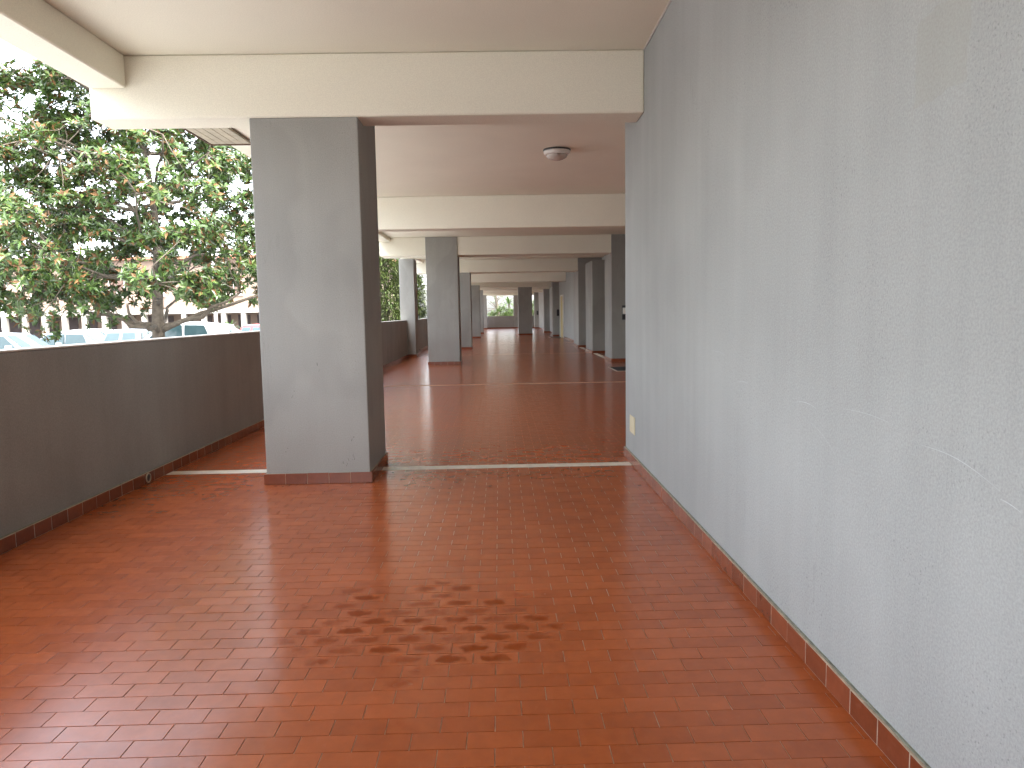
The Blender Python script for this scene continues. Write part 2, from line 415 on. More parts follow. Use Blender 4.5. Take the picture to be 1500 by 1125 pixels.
# ------------------------------------------------------------------ skirting
SK_H, SK_T = 0.098, 0.020
def skirt_mesh(n): 
    ms = []
    for k in range(n):
        b = MB().cbox(-0.0975, 0.0975, -0.011, 0, 0.0025, SK_H + random.uniform(-0.002, 0.002), 0.002)
        ms.append(b.mesh('skirting_tile', M['skirt']))
    return ms
SKM = skirt_mesh(6)
def skirting(parent, p0, p1, out, tiles=True, mortar=True):
    """row of skirting tiles along p0->p1 standing SK_T proud towards `out`"""
    p0, p1, out = Vector(p0), Vector(p1), Vector(out); L = (p1 - p0).length; u = (p1 - p0).normalized()
    inv = parent.matrix_world.inverted() if parent.type == 'EMPTY' else Matrix.Identity(4)
    base = parent.location
    nrm = out.normalized()
    if tiles:
        n = max(1, round(L / 0.199)); step = L / n
        for i in range(n):
            o = link('skirting_tile', random.choice(SKM), parent)
            c = p0 + u * step * (i + 0.5) + nrm * (SK_T - 0.011 + random.uniform(-0.001, 0.001))
            o.location = c - base
            # local -Y is the visible face
            o.rotation_euler = (0, 0, math.atan2(nrm.x, -nrm.y))
            o.scale = ((step - 0.004) / 0.195, 1, 1)
        if mortar:
            a = p0 + nrm * 0.0095; b_ = p1 + nrm * (SK_T - 0.0016)
            lo = [min(a[k], b_[k]) for k in range(2)]; hi = [max(a[k], b_[k]) for k in range(2)]
            MB().box(lo[0] - base[0], hi[0] - base[0], lo[1] - base[1], hi[1] - base[1], 0.0022, SK_H + 0.0025).build('grout_bead', M['bead'], parent)
            a = p0 + nrm * 0.0005; b_ = p1 + nrm * (SK_T - 0.0110)
            b = MB(); lo = [min(a[k], b_[k]) for k in range(2)]; hi = [max(a[k], b_[k]) for k in range(2)]
            m = b.box(lo[0] - base[0], hi[0] - base[0], lo[1] - base[1], hi[1] - base[1], 0.002, SK_H + 0.007).build('skirting_mortar', M['mortar'], parent)
    else:
        a = p0 - u * 0.0; b_ = p1 + nrm * SK_T
        lo = [min(a[k], b_[k]) for k in range(2)]; hi = [max(a[k], b_[k]) for k in range(2)]
        MB().cbox(lo[0] - base[0], hi[0] - base[0], lo[1] - base[1], hi[1] - base[1], 0.002, SK_H, 0.003).build('skirting', M['skirt'], parent)

# ------------------------------------------------------------------ near right wall
YW = 7.58
nw = tag(empty('plastered_wall', (XW, 0, 0)), 'long light grey plastered wall with scuffs and a row of red skirting tiles', 'wall')
b = MB().cbox(0, 2.4, -26.0, YW, -0.05, ZC - 0.002, 0.006); b.build('wall_body', M['wall'], nw)
skirting(nw, (XW, -0.4, 0), (XW, YW, 0), (-1, 0, 0))
skirting(nw, (XW - SK_T, YW, 0), (XW + 2.4, YW, 0), (0, 1, 0), tiles=False)
MB().cbox(-0.012, 0.0, -6.0, 6.585, ZC - 0.016, ZC - 0.003, 0.003).build('ceiling_bead', M['frame'], nw)
def scuff(pts, wd):
    b = MB(); n = len(pts)
    for i, (y, z) in enumerate(pts):
        t_ = 0.7 * wd * (0.2 + sin(pi * (i + 0.5) / n))
        b.v += [(-0.0008, y, z - t_), (-0.0008, y, z + t_)]
    for i in range(n - 1): b.face((2 * i, 2 * i + 1, 2 * i + 3, 2 * i + 2))
    b.build('scuff_mark', M['scuff'], nw, recalc=False)
def arc(y0, z0, y1, z1, bow, n=9): return [(y0 + (y1 - y0) * i / (n - 1), z0 + (z1 - z0) * i / (n - 1) + bow * sin(pi * i / (n - 1))) for i in range(n)]
scuff(arc(2.22, 1.075, 1.86, 1.02, 0.02), 0.0011); scuff(arc(3.20, 1.09, 2.98, 1.09, 0.012), 0.0012)
scuff(arc(4.0, 1.10, 3.8, 1.11, 0.012), 0.001); scuff(arc(3.05, 1.03, 2.75, 0.90, 0.02), 0.0008)
scuff(arc(4.5, 1.25, 4.2, 1.24, 0.006), 0.0009); scuff(arc(1.86, 1.0, 1.78, 0.985, 0.003), 0.0014)
scuff(arc(2.75, 1.12, 2.35, 1.11, 0.01), 0.0007)
cp = tag(empty('cover_plate', (XW, 7.17, 0.39)), 'small ivory plastic cover plate low on the grey wall near its end', 'cover plate')
MB().cbox(-0.009, -0.0005, -0.13, 0.13, -0.085, 0.085, 0.003).build('plate', M['plate'], cp)
for dy in (-0.115, 0.115):
    for dz in (-0.07, 0.07):
        MB().tube([(-0.0085, dy, dz), (-0.0105, dy, dz)], [0.006, 0.005], 8).build('screw', M['screw'], cp)

# ------------------------------------------------------------------ parapet on the left, outer pillars
def parapet(y0, y1, label, tiles):
    t = tag(empty('parapet_wall', (XP, y0, 0)), label, 'parapet', 'parapet runs along the open side')
    MB().cbox(-0.16, 0, 0, y1 - y0, GZ - 0.1, 1.297, 0.006).build('wall_body', M['parapet'], t)
    MB().cbox(-0.166, 0.004, 0, y1 - y0, 1.2975, 1.312, 0.004).build('coping', M['coping'], t)
    skirting(t, (XP, max(y0, -0.5), 0), (XP, y1, 0), (1, 0, 0), tiles=tiles)
    return t
p_ = parapet(-26, 14.45, 'long shaded grey parapet beside the first big square pillar, trees and cars beyond', True)
# a fist-sized drain on its skirting, shade inside painted as a black disc
dh = MB().lathe([(0.001, 0.0), (0.034, 0.0)], (0, 0, 0), 16).build('drain_shade_disc', M['black'], p_)
dr = MB().lathe([(0.034, -0.002), (0.036, 0.006), (0.044, 0.006), (0.047, -0.002)], (0, 0, 0), 16).build('drain_rim', M['bead'], p_)
dr.rotation_euler = (0, pi / 2, 0); dr.location = (0.0225, 26 + 6.75, 0.052)
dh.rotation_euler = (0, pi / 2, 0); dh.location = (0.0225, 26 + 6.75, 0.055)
parapet(15.3, 26.3, 'grey parapet run that ends at the slim pale outer pillar', False)
parapet(27.25, YEND, 'grey parapet run beyond the slim pale outer pillar', False)
def outer_pillar(y, label):
    t = tag(empty('outer_pillar', (-3.23, y, 0)), label, 'pillar')
    MB().cbox(-0.26, 0.26, 0, 0.93, GZ - 0.1, 3.44 if y > 20 else 3.12, 0.012).build('shaft', M['pillar'], t)
    skirting(t, (-2.97, y, 0), (-2.97, y + 0.93, 0), (1, 0, 0), tiles=False)
    skirting(t, (-3.25, y, 0), (-2.97 + SK_T, y, 0), (0, -1, 0), tiles=False)
    skirting(t, (-3.25, y + 0.93, 0), (-2.97 + SK_T, y + 0.93, 0), (0, 1, 0), tiles=False)
outer_pillar(26.31, 'slim pale grey pillar built into the parapet, green conifers either side')
outer_pillar(14.46, 'slim grey outer pillar in the parapet hidden behind the first square pillar')

# ------------------------------------------------------------------ square pillars
def square_pillar(x0, x1, y0, y1, z1, label, tiles, group=None, notch=None, cat='pillar', name='square_pillar', mat='pillar'):
    t = tag(empty(name, ((x0 + x1) / 2, (y0 + y1) / 2, 0)), label, cat, group)
    cx, cy = (x0 + x1) / 2, (y0 + y1) / 2
    if notch:       # the beam sits in a notch in the front of the head
        yn = notch - cy; pr = [(y0 - cy, -0.05), (y1 - cy, -0.05), (y1 - cy, ZC - 0.001), (yn, ZC - 0.001), (yn, z1), (y0 - cy, z1)]
        b = MB(); b.add([(x0 - cx, *p) for p in pr] + [(x1 - cx, *p) for p in pr], [(0, 1, 2, 3, 4, 5), (11, 10, 9, 8, 7, 6)] + [(i, (i + 1) % 6, 6 + (i + 1) % 6, 6 + i) for i in range(6)])
        sh = b.build('shaft', M[mat], t); bv = sh.modifiers.new('bevel', 'BEVEL'); bv.width = 0.010; bv.segments = 2; bv.limit_method = 'ANGLE'
    else:
        MB().cbox(x0 - cx, x1 - cx, y0 - cy, y1 - cy, -0.05, z1, 0.010).build('shaft', M[mat], t)
    e = SK_T
    skirting(t, (x0 - e, y0, 0), (x1 + e, y0, 0), (0, -1, 0), tiles, False)
    skirting(t, (x1, y0, 0), (x1, y1, 0), (1, 0, 0), tiles, False)
    skirting(t, (x0, y0, 0), (x0, y1, 0), (-1, 0, 0), tiles, False)
    skirting(t, (x0 - e, y1, 0), (x1 + e, y1, 0), (0, 1, 0), tiles, False)
    if tiles:
        MB().box(x0 - cx - 0.017, x1 - cx + 0.017, y0 - cy - 0.017, y1 - cy + 0.017, 0.002, SK_H - 0.001).build('skirting_mortar', M['bead'], t)
    return t
G1 = 'square pillars in line along the portico'
square_pillar(PX0, PX1, 6.60, 7.53, ZB - 0.001, 'largest square grey pillar, standing on the pale floor strip beside the near parapet', True, G1, 6.945)
P1 = [o for o in col.objects if o.name.startswith('square_pillar')][0]
M['darkscuff'] = simple('dark_scuff', (0.13, 0.125, 0.12), 0.9, 0.3, 40)
rs = random.Random(5)
for cx_, cz_, k_ in ((0.30, 0.32, 7), (0.24, 0.22, 4), (-0.28, 0.24, 3), (0.05, 1.0, 2), (-0.2, 0.75, 2)):
    for j in range(k_):
        x_ = cx_ + rs.uniform(-0.03, 0.03); z_ = cz_ + rs.uniform(-0.12, 0.12); l_ = rs.uniform(0.008, 0.03); w_ = rs.uniform(0.0012, 0.003); sl_ = rs.uniform(-0.5, 0.5)
        b = MB(); b.add([(x_ - w_, -0.4656, z_), (x_ + w_, -0.4656, z_ + w_), (x_ + w_ + sl_ * l_, -0.4656, z_ + l_), (x_ - w_ * 0.3 + sl_ * l_, -0.4656, z_ + l_)], [(0, 1, 2, 3)])
        b.build('scuff_mark', M['darkscuff'], P1, recalc=False)
square_pillar(PX0, PX1, 21.92, 22.90, ZC - 0.001, 'square grey pillar rising to the ceiling beside the slim outer pillar', True, G1)
square_pillar(PX0, PX1, 31.3, 32.23, ZB - 0.001, 'square grey pillar just behind the one beside the slim outer pillar', False, G1)
square_pillar(PX0, PX1, 45.4, 46.33, ZB - 0.001, 'fourth square grey pillar of the row along the parapet, pale front', False, G1)
square_pillar(PX0, PX1, 55.0, 55.93, ZB - 0.001, 'fifth square grey pillar of the row along the parapet', False, G1)
square_pillar(PX0, PX1, 70.4, 71.33, ZB - 0.001, 'last square grey pillar of the row, by the end parapet', False, G1)
square_pillar(1.28, 2.21, 50.2, 51.13, ZB - 0.001, 'square grey pillar standing alone in the middle of the walkway', False)

# ------------------------------------------------------------------ beams
def beam(x0, x1, y0, y1, z0, label):
    o = MB().cbox(x0, x1, y0, y1, z0, ZC - 0.0015, 0.012).build('ceiling_beam', M['cream'])
    tag(o, label, 'beam', 'cream beams crossing the ceiling')
beam(XE, XW + 0.002, 6.59, 6.94, ZB, 'wide cream beam resting on the largest pillar and the near grey wall')
beam(XE, 4.3, 14.41, 14.76, 3.12, 'cream beam beyond the round ceiling lamp, no square pillar under it')
beam(XE, 3.32, 21.96, 22.86, ZB, 'cream beam running into the pillar beside the slim outer pillar')
beam(XE, 3.32, 26.5, 26.85, 3.44, 'shallow cream beam above the slim outer pillar')
beam(XE, 3.34, 31.29, 32.24, ZB, 'cream beam carried by the third square pillar of the row')
beam(PX0 - 1.3, 3.72, 41.5, 42.4, ZB, 'cream beam before the yellow door, ending on the pale wall')
beam(XE, 3.72, 50.19, 51.14, ZB, 'cream beam over the lone pillar in the middle of the walkway')
beam(XE, 3.72, 54.99, 55.94, ZB, 'cream beam carried by the fifth square pillar of the row')
beam(XE, 3.72, 63.0, 63.9, ZB, 'cream beam between the fifth and last pillars of the row')
beam(XE, 4.0, 72.95, 73.8, 3.20, 'cream lintel beam over the far opening onto the garden')
beam(XE, XW + 0.002, -1.2, -0.85, ZB, 'unseen cream beam behind the viewpoint, kept because it blocks light')  # next beam of the row, out of view, kept because it blocks light
def edge(y0, y1, z0, label):
    o = MB().cbox(-3.45, -3.14, y0, y1, z0, ZC - 0.0015, 0.010).build('edge_beam', M['cream'])
    tag(o, label, 'beam', 'edge beams along the open side')
edge(-0.84, 6.585, 3.46, 'cream edge beam above the near parapet, butting into the wide beam')
edge(15.305, 21.955, 3.62, 'shallow cream edge beam before the pillar beside the slim outer pillar')
edge(27.41, 72.9, 3.62, 'shallow cream edge beam beyond the slim outer pillar')
# boarded soffit hatch
sp = tag(empty('soffit_panel', (-3.36, 7.56, 3.69)), 'weathered boarded soffit panel with a rusty edge beyond the wide beam', 'soffit panel')
for k in range(5):
    MB().cbox(-0.24 + k * 0.098, -0.146 + k * 0.098, 0, 2.15, 0, 0.025, 0.003).build('board', M['wood'], sp)
MB().cbox(-0.26, 0.27, 2.152, 2.185, -0.012, 0.03, 0.004).build('end_trim', M['rust'], sp)
MB().cbox(-0.268, -0.243, 0, 2.15, -0.010, 0.03, 0.004).build('side_trim', M['rust'], sp)

# ------------------------------------------------------------------ right side beyond the near wall
rw = tag(empty('recessed_wall', (4.3, 7.6, 0)), 'grey recessed entrance wall hidden behind the near wall and right pillars', 'wall')
MB().cbox(0, 0.3, 0, 25.7, -0.05, ZC - 0.002, 0.006).build('wall_body', M['wall'], rw)
rw2 = tag(empty('side_wall', (3.72, 33.3, 0)), 'pale grey side wall of the walkway holding the yellow door', 'wall')
MB().cbox(0, 0.3, 0, 40.5, -0.05, ZC - 0.002, 0.006).build('wall_body', M['wall'], rw2)
skirting(rw2, (3.72, 33.3, 0), (3.72, 42.7, 0), (-1, 0, 0), tiles=False)
skirting(rw2, (3.72, 47.4, 0), (3.72, 72.9, 0), (-1, 0, 0), tiles=False)
def right_pillar(y0, y1, z1, label, xr):
    square_pillar(3.31, xr, y0, y1, z1, label, False, 'wall pillars along the right side', name='wall_pillar')
right_pillar(21.95, 23.36, ZC - 0.001, 'grey wall pillar with a black intercom, its foot by the framed mat', 4.31)
right_pillar(26.5, 28.55, ZB + 0.1, 'brownish grey wall pillar between two entrance recesses', 4.31)
right_pillar(31.2, 33.28, ZC - 0.001, 'grey wall pillar where the recesses end and the pale wall begins', 4.31)
right_pillar(46.35, 47.3, ZB + 0.3, 'grey wall pillar just past the yellow door', 3.73)
right_pillar(55.2, 56.2, ZB + 0.3, 'grey wall pillar level with the fifth square pillar', 3.73)
right_pillar(70.5, 71.4, ZB + 0.3, 'dark grey wall pillar near the far garden opening', 3.73)
for y0, y1 in ((23.40, 26.46), (28.6, 31.16)):
    o = MB().cbox(3.33, 3.47, y0, y1, -0.02, 0.012, 0.003).build('threshold_strip', M['marble'], floor)
def intercom(x, y, z, wd, hg, label, lab):
    t = tag(empty('intercom', (x, y, z)), label, 'intercom', 'black intercoms on the wall pillars')
    MB().cbox(-wd / 2, wd / 2, -0.10, -0.001, -hg / 2, hg / 2, 0.008).build('housing', M['black'], t)
    MB().cbox(-wd / 2 + 0.02, wd / 2 - 0.02, -0.106, -0.1005, -hg * 0.10, hg * 0.34, 0.003).build('name_panel', M['white'] if lab else M['black'], t)
    MB().cbox(-wd / 2 + 0.03, wd / 2 - 0.03, -0.105, -0.1005, -hg * 0.42, -hg * 0.18, 0.003).build('speaker_grille', M['rubber'], t)
    t.rotation_euler = (0, 0, radians(-14)) if lab else (0, 0, 0)
intercom(3.76, 21.91, 1.45, 0.28, 0.42, 'black intercom with a white name panel on the pillar by the mat', True)
intercom(3.64, 46.34, 1.46, 0.15, 0.40, 'small black intercom on the pillar past the yellow door', False)
intercom(3.60, 70.49, 1.46, 0.16, 0.38, 'small black intercom on the dark pillar near the garden opening', False)
def mat(x0, x1, y0, y1, label):
    t = tag(empty('door_mat', ((x0 + x1) / 2, (y0 + y1) / 2, 0.0)), label, 'mat')
    hx, hy = (x1 - x0) / 2, (y1 - y0) / 2
    MB().cbox(-hx + 0.05, hx - 0.05, -hy + 0.05, hy - 0.05, 0.003, 0.014, 0.004).build('mat_surface', M['rubber'], t)
    for a in ((-hx, hx, -hy, -hy + 0.048), (-hx, hx, hy - 0.048, hy), (-hx, -hx + 0.048, -hy + 0.049, hy - 0.049), (hx - 0.048, hx, -hy + 0.049, hy - 0.049)):
        MB().cbox(*a, 0.002, 0.010, 0.002).build('frame_bar', M['marble'], t)
mat(2.88, 4.25, 18.4, 19.8, 'black mat in a pale stone frame in front of the intercom pillar')
mat(2.95, 3.66, 43.5, 45.1, 'dark mat in a pale frame in front of the yellow door')
d = tag(empty('entrance_door', (3.72, 43.0, 0)), 'narrow yellow door in a white frame on the pale side wall', 'door')
MB().cbox(-0.03, 0.02, 0.09, 1.75, 0.02, 2.42, 0.004).build('leaf', M['door'], d)
for a in ((0, 0.085), (1.755, 1.84)): MB().cbox(-0.07, 0.0, a[0], a[1], 0.0, 2.5, 0.005).build('door_frame', M['frame'], d)
MB().cbox(-0.07, 0.0, 0.086, 1.754, 2.43, 2.5, 0.005).build('door_frame', M['frame'], d)
MB().tube([(-0.04, 0.2, 1.05), (-0.09, 0.2, 1.05), (-0.09, 0.32, 1.05)], [0.012, 0.012, 0.01], 8).build('handle', M['screw'], d)

# far end: parapet, slim pillar
ep = tag(empty('parapet_wall', (0, YEND, 0)), 'grey parapet closing the far end of the walkway, shrubs behind it', 'parapet')
MB().cbox(XP + 0.002, 3.70, 0, 0.18, GZ, 1.185, 0.006).build('wall_body', M['parapet'], ep)
MB().cbox(XP + 0.002, 3.70, -0.004, 0.186, 1.186, 1.2, 0.004).build('coping', M['coping'], ep)
skirting(ep, (XP + 0.03, YEND, 0), (3.70, YEND, 0), (0, -1, 0), tiles=False)
square_pillar(1.39, 1.84, 72.96, 73.42, 3.199, 'slim dark grey pillar standing against the far end parapet', False)

# ------------------------------------------------------------------ ceiling lamp
lp = tag(empty('ceiling_lamp', (0.835, 10.5, ZC)), 'round ribbed glass ceiling lamp with a dark base ring', 'lamp')
MB().lathe([(0.0, -0.001), (0.188, -0.001), (0.192, -0.010), (0.186, -0.024), (0.0, -0.024)]).build('base_ring', M['black'], lp, True)
MB().lathe([(0.150, -0.0245), (0.186, -0.0245), (0.184, -0.045), (0.168, -0.070), (0.150, -0.078), (0.146, -0.070), (0.150, -0.0245)]).build('white_ring', M['white'], lp, True)
prof = [(0.146, -0.072)]
for k in range(1, 13):
    a = k / 12 * pi / 2; rr = 0.144 * cos(a); prof.append((max(rr, 0.002) + (0.004 if k % 2 else 0), -0.072 - 0.075 * sin(a)))
MB().lathe(prof).build('glass_dome', M['lampglass'], lp, True)
for k in range(3):
    a = 2 * pi * k / 3 + 0.5
    MB().cbox(0.150 * cos(a) - 0.008, 0.150 * cos(a) + 0.008, 0.150 * sin(a) - 0.008, 0.150 * sin(a) + 0.008, -0.098, -0.076, 0.002).build('clip', M['screw'], lp)

# ------------------------------------------------------------------ trees
def leaf_quad(b, p, d, up, L, W, mi, fold=0.25):
    """one folded leaf: stem point p, direction d"""
    d = d.normalized(); s_ = d.cross(up)
    if s_.length < 1e-3: s_ = Vector((1, 0, 0))
    s_.normalize(); n_ = s_.cross(d)
    o = len(b.v); m1 = p + d * L * 0.45; tip = p + d * L - n_ * L * 0.10
    b.v += [tuple(p), tuple(m1 + s_ * W / 2 + n_ * W * fold), tuple(tip), tuple(m1 - s_ * W / 2 + n_ * W * fold), tuple(m1)]
    b.face((o, o + 4, o + 1), mi); b.face((o + 4, o + 2, o + 1), mi); b.face((o, o + 3, o + 4), mi); b.face((o + 3, o + 2, o + 4), mi)
def rvec(rng):
    while True:
        v = Vector((rng.uniform(-1, 1), rng.uniform(-1, 1), rng.uniform(-1, 1)))
        if 0.05 < v.length < 1: return v.normalized()
def rosette(b, p, axis, rng, n=11, L=0.19, W=0.075, mats=(0, 1, 2), wts=(0.64, 0.22, 0.14)):
    axis = axis.normalized(); a = axis.cross(Vector((0.3, 0.9, 0.2))).normalized(); c = axis.cross(a)
    for k in range(n):
        t = 2 * pi * k / n * 1.0 + rng.uniform(-0.4, 0.4); el = rng.uniform(-0.15, 0.85)
        d = (a * cos(t) + c * sin(t)) * cos(el) + axis * sin(el)
        leaf_quad(b, p + axis * rng.uniform(-0.05, 0.03), d, axis, L * rng.uniform(0.7, 1.25), W * rng.uniform(0.75, 1.2), rng.choices(mats, wts)[0])

def magnolia():
    rng = random.Random(21)
    base = Vector((-9.1, 20.0, GZ))
    t = tag(empty('magnolia_tree', base), 'broad magnolia tree with glossy green and rusty leaves beyond the parapet', 'tree')
    tr = MB(); cr = MB()
    trunk = [(0, 0, -0.1), (0.02, 0, 0.5), (0.0, 0, 1.1), (-0.02, 0.02, 1.7), (0.05, 0, 2.6), (0.10, 0.05, 3.8), (0.0, 0.1, 5.2), (-0.15, 0, 6.8), (-0.25, 0, 8.3)]
    rad = [0.26, 0.19, 0.175, 0.155, 0.13, 0.105, 0.08, 0.05, 0.02]
    tr.tube(trunk, rad, 10)
    tk = [Vector(p) for p in trunk]
    def on_trunk(z):
        for i in range(len(tk) - 1):
            if tk[i].z <= z <= tk[i + 1].z: return tk[i].lerp(tk[i + 1], (z - tk[i].z) / (tk[i + 1].z - tk[i].z))
        return tk[-1]
    def limb(p0, p1, r0, r1, sag=0.0, n=6, rad_n=6):
        pts, rs = [], []
        for i in range(n):
            f = i / (n - 1); p = p0.lerp(p1, f); p.z += sag * sin(pi * f)
            if 0 < i < n - 1: p += rvec(rng) * 0.06 * (p1 - p0).length ** 0.5
            pts.append(p); rs.append(r0 + (r1 - r0) * f)
        tr.tube(pts, rs, rad_n); return pts
    limbs = []
    # the low spreading limbs that show above the parapet
    for end, z0, r in (((2.4, -0.5, 2.5), 1.5, 0.085), ((3.0, 0.7, 2.8), 1.65, 0.07), ((-1.6, -0.6, 2.4), 1.5, 0.085), ((-3.6, 0.3, 2.8), 1.7, 0.07),
                       ((0.6, -2.8, 2.2), 1.5, 0.07), ((-0.8, 3.0, 2.6), 1.6, 0.07)):
        limbs.append(limb(on_trunk(z0), Vector(end), r, 0.025, -0.12, 7, 7))
    for k in range(26):
        z0 = rng.uniform(1.9, 7.2); a = rng.uniform(0, 2 * pi); rr = 3.7 * (1 - ((z0 - 3.0) / 6.8) ** 2) ** 0.5 * rng.uniform(0.75, 1.0)
        e = on_trunk(z0) + Vector((cos(a) * rr, sin(a) * rr, rng.uniform(0.3, 1.6)))
        limbs.append(limb(on_trunk(z0), e, 0.055, 0.016, -0.15, 6, 5))
    def crown_r(z):      # horizontal reach at height z above the ground
        if z < 1.0: return 0
        if z < 3.2: return 2.2 + (z - 1.0) / 2.2 * 2.0
        return 4.2 * max(0.0, 1 - ((z - 3.2) / 6.3) ** 2) ** 0.5
    clumps = []
    while len(clumps) < 330:
        z = rng.uniform(1.85, 9.2); a = rng.uniform(0, 2 * pi); f = rng.uniform(0.12, 1.0) ** 0.55; r = crown_r(z) * f
        p = Vector((cos(a) * r - 0.25, sin(a) * r * 0.95, z))
        if p.x > 2.75: continue
        if z < 3.0 and abs(p.x) < 0.55 and p.y < 0.6: continue
        if z < 2.25 and -0.9 < p.x: continue
        if any((p - q).length < 0.43 for q in clumps): continue
        clumps.append(p)
    # hanging sprigs near the parapet
    for q in ((-2.6, -0.4, 1.62), (-3.3, -0.2, 2.0), (-1.0, -0.5, 1.75), (-3.8, 0.2, 2.1), (-2.1, -0.6, 2.15), (-2.9, -0.2, 2.3)): clumps.append(Vector(q))
    tips = [p for l in limbs for p in l[2:]]
    for c in clumps:
        near = min(tips, key=lambda q: (q - c).length)
        if (near - c).length > 0.15: limb(near, c, 0.016, 0.007, 0.03, 4, 4)
        out = (c - Vector((0, 0, 3.2))).normalized()
        for k in range(rng.randint(13, 19) if c.z > 2.3 else 4):
            off = rvec(rng) * rng.uniform(0.08, 0.52); off.z *= 0.75
            p = c + off; ax = (off.normalized() * 0.8 + out * 0.5 + Vector((0, 0, 0.55)) + rvec(rng) * 0.3)
            rosette(cr, p, ax, rng)
            if rng.random() < 0.5: tr.tube([c, p], [0.006, 0.004], 3, cap=False)
    tr.build('trunk', M['bark'], t, True)
    c_ = cr.build('crown', [M['leaf'], M['leaf_yellow_green'], M['leaf_rust']], t, False, False); c_['kind'] = 'stuff'
magnolia()

def conifer(x, y, h, r, label, seed):
    rng = random.Random(seed)
    t = tag(empty('conifer_tree', (x, y, GZ)), label, 'tree', 'conifers beyond the parapet')
    MB().tube([(0, 0, -0.1), (0.03, 0, h * 0.4), (0, 0, h * 0.97)], [0.18, 0.12, 0.02], 8).build('trunk', M['bark'], t, True)
    b = MB(); br = MB()
    for k in range(700):
        z = h * (0.04 + 0.94 * rng.random()); f = 1 - (z / h) ** 1.6; a = rng.uniform(0, 2 * pi); rr = r * (0.35 + 0.65 * f) * rng.uniform(0.35, 1.0)
        c = Vector((cos(a) * rr, sin(a) * rr, z))
        if rng.random() < 0.35: br.tube([(0, 0, z - 0.3), c], [0.025, 0.008], 3, cap=False)
        for q in range(20):
            p = c + rvec(rng) * rng.uniform(0.05, 0.42); d = Vector((cos(a), sin(a), rng.uniform(-0.5, 0.9))) + rvec(rng) * 0.7
            leaf_quad(b, p, d, Vector((0, 0, 1)), rng.uniform(0.16, 0.34), rng.uniform(0.05, 0.09), 0 if rng.random() < 0.8 else 1)
    br.build('branches', M['bark'], t)
    o = b.build('crown', [M['needle'], M['bush']], t, False, False); o['kind'] = 'stuff'
conifer(-6.15, 40.5, 8.0, 1.25, 'feathery yellow green conifer seen between the largest pillar and the slim outer pillar', 3)
conifer(-5.6, 47.0, 7.2, 1.1, 'darker conifer seen between the slim outer pillar and the square pillar', 5)
conifer(-7.9, 44.0, 8.5, 1.3, 'tall conifer behind the feathery yellow green one', 9)

def shrub(x, y, rx, ry, h, z0, label, seed, group, n=55, dens=60, L=0.2, mats=('bush', 'needle')):
    rng = random.Random(seed)
    t = tag(empty('leafy_shrub', (x, y, z0)), label, 'shrub', group)
    b = MB(); st = MB()
    for k in range(n):
        v = rvec(rng); f = rng.uniform(0.3, 1) ** 0.5
        c = Vector((v.x * rx * f, v.y * ry * f, h * 0.5 + v.z * h * 0.46 * f))
        st.tube([(c.x * 0.2, c.y * 0.2, 0), (c.x * 0.7, c.y * 0.7, c.z * 0.6), c], [0.02, 0.012, 0.005], 4, cap=False)
        for q in range(dens):
            p = c + rvec(rng) * rng.uniform(0.03, 0.38)
            leaf_quad(b, p, v + rvec(rng) * 0.9 + Vector((0, 0, 0.2)), Vector((0, 0, 1)), L * rng.uniform(0.6, 1.2), L * 0.42, 0 if rng.random() < 0.7 else 1)
    st.build('stems', M['bark'], t)
    o = b.build('foliage', [M[m] for m in mats], t, False, False); o['kind'] = 'stuff'
GS = 'shrubs behind the far end parapet'
shrub(0.15, 78.5, 1.3, 0.9, 2.25, -0.12, 'bright green shrub behind the far end parapet, below the palm', 11, GS, 60, 55)
shrub(1.5, 79.5, 1.2, 0.9, 2.1, -0.12, 'dark green shrub beside the slim end pillar', 12, GS, 60, 55, 0.2, ('bush', 'leaf'))
shrub(-1.3, 80.5, 0.9, 0.8, 1.45, -0.12, 'low yellow green shrub behind the far parapet beside the last square pillar', 13, GS, 40, 50)
shrub(3.4, 80.0, 1.0, 0.9, 3.3, -0.12, 'tall green shrub seen past the lone middle pillar', 15, GS, 60, 55)

def garden_tree():
    rng = random.Random(31); x, y = -0.25, 84.0
    t = tag(empty('bare_trunk_tree', (x, y, -0.2)), 'leaning tree with a bare trunk and sparse leaves in the far opening', 'tree')
    tr = MB(); cr = MB()
    tr.tube([(0.25, 0, 0), (0.1, 0, 1.8), (-0.1, 0, 3.2), (-0.25, 0, 5.0), (-0.3, 0, 7.5)], [0.22, 0.19, 0.17, 0.13, 0.05], 8)
    for k in range(70):
        z = rng.uniform(2.0, 7.5); a = rng.uniform(0, 2 * pi); r = rng.uniform(0.7, 2.2); c = Vector((cos(a) * r - 0.5, sin(a) * r, z))
        tr.tube([(-0.1, 0, max(2.2, z - 0.8)), c * 0.6 + Vector((0, 0, z * 0.4 - 0.1)), c], [0.035, 0.02, 0.006], 4, cap=False)
        for q in range(16):
            leaf_quad(cr, c + rvec(rng) * rng.uniform(0.05, 0.45), rvec(rng), Vector((0, 0, 1)), 0.2, 0.09, 0)
    tr.build('trunk', M['bark'], t, True)
    o = cr.build('crown', [M['leaf']], t, False, False); o['kind'] = 'stuff'
garden_tree()

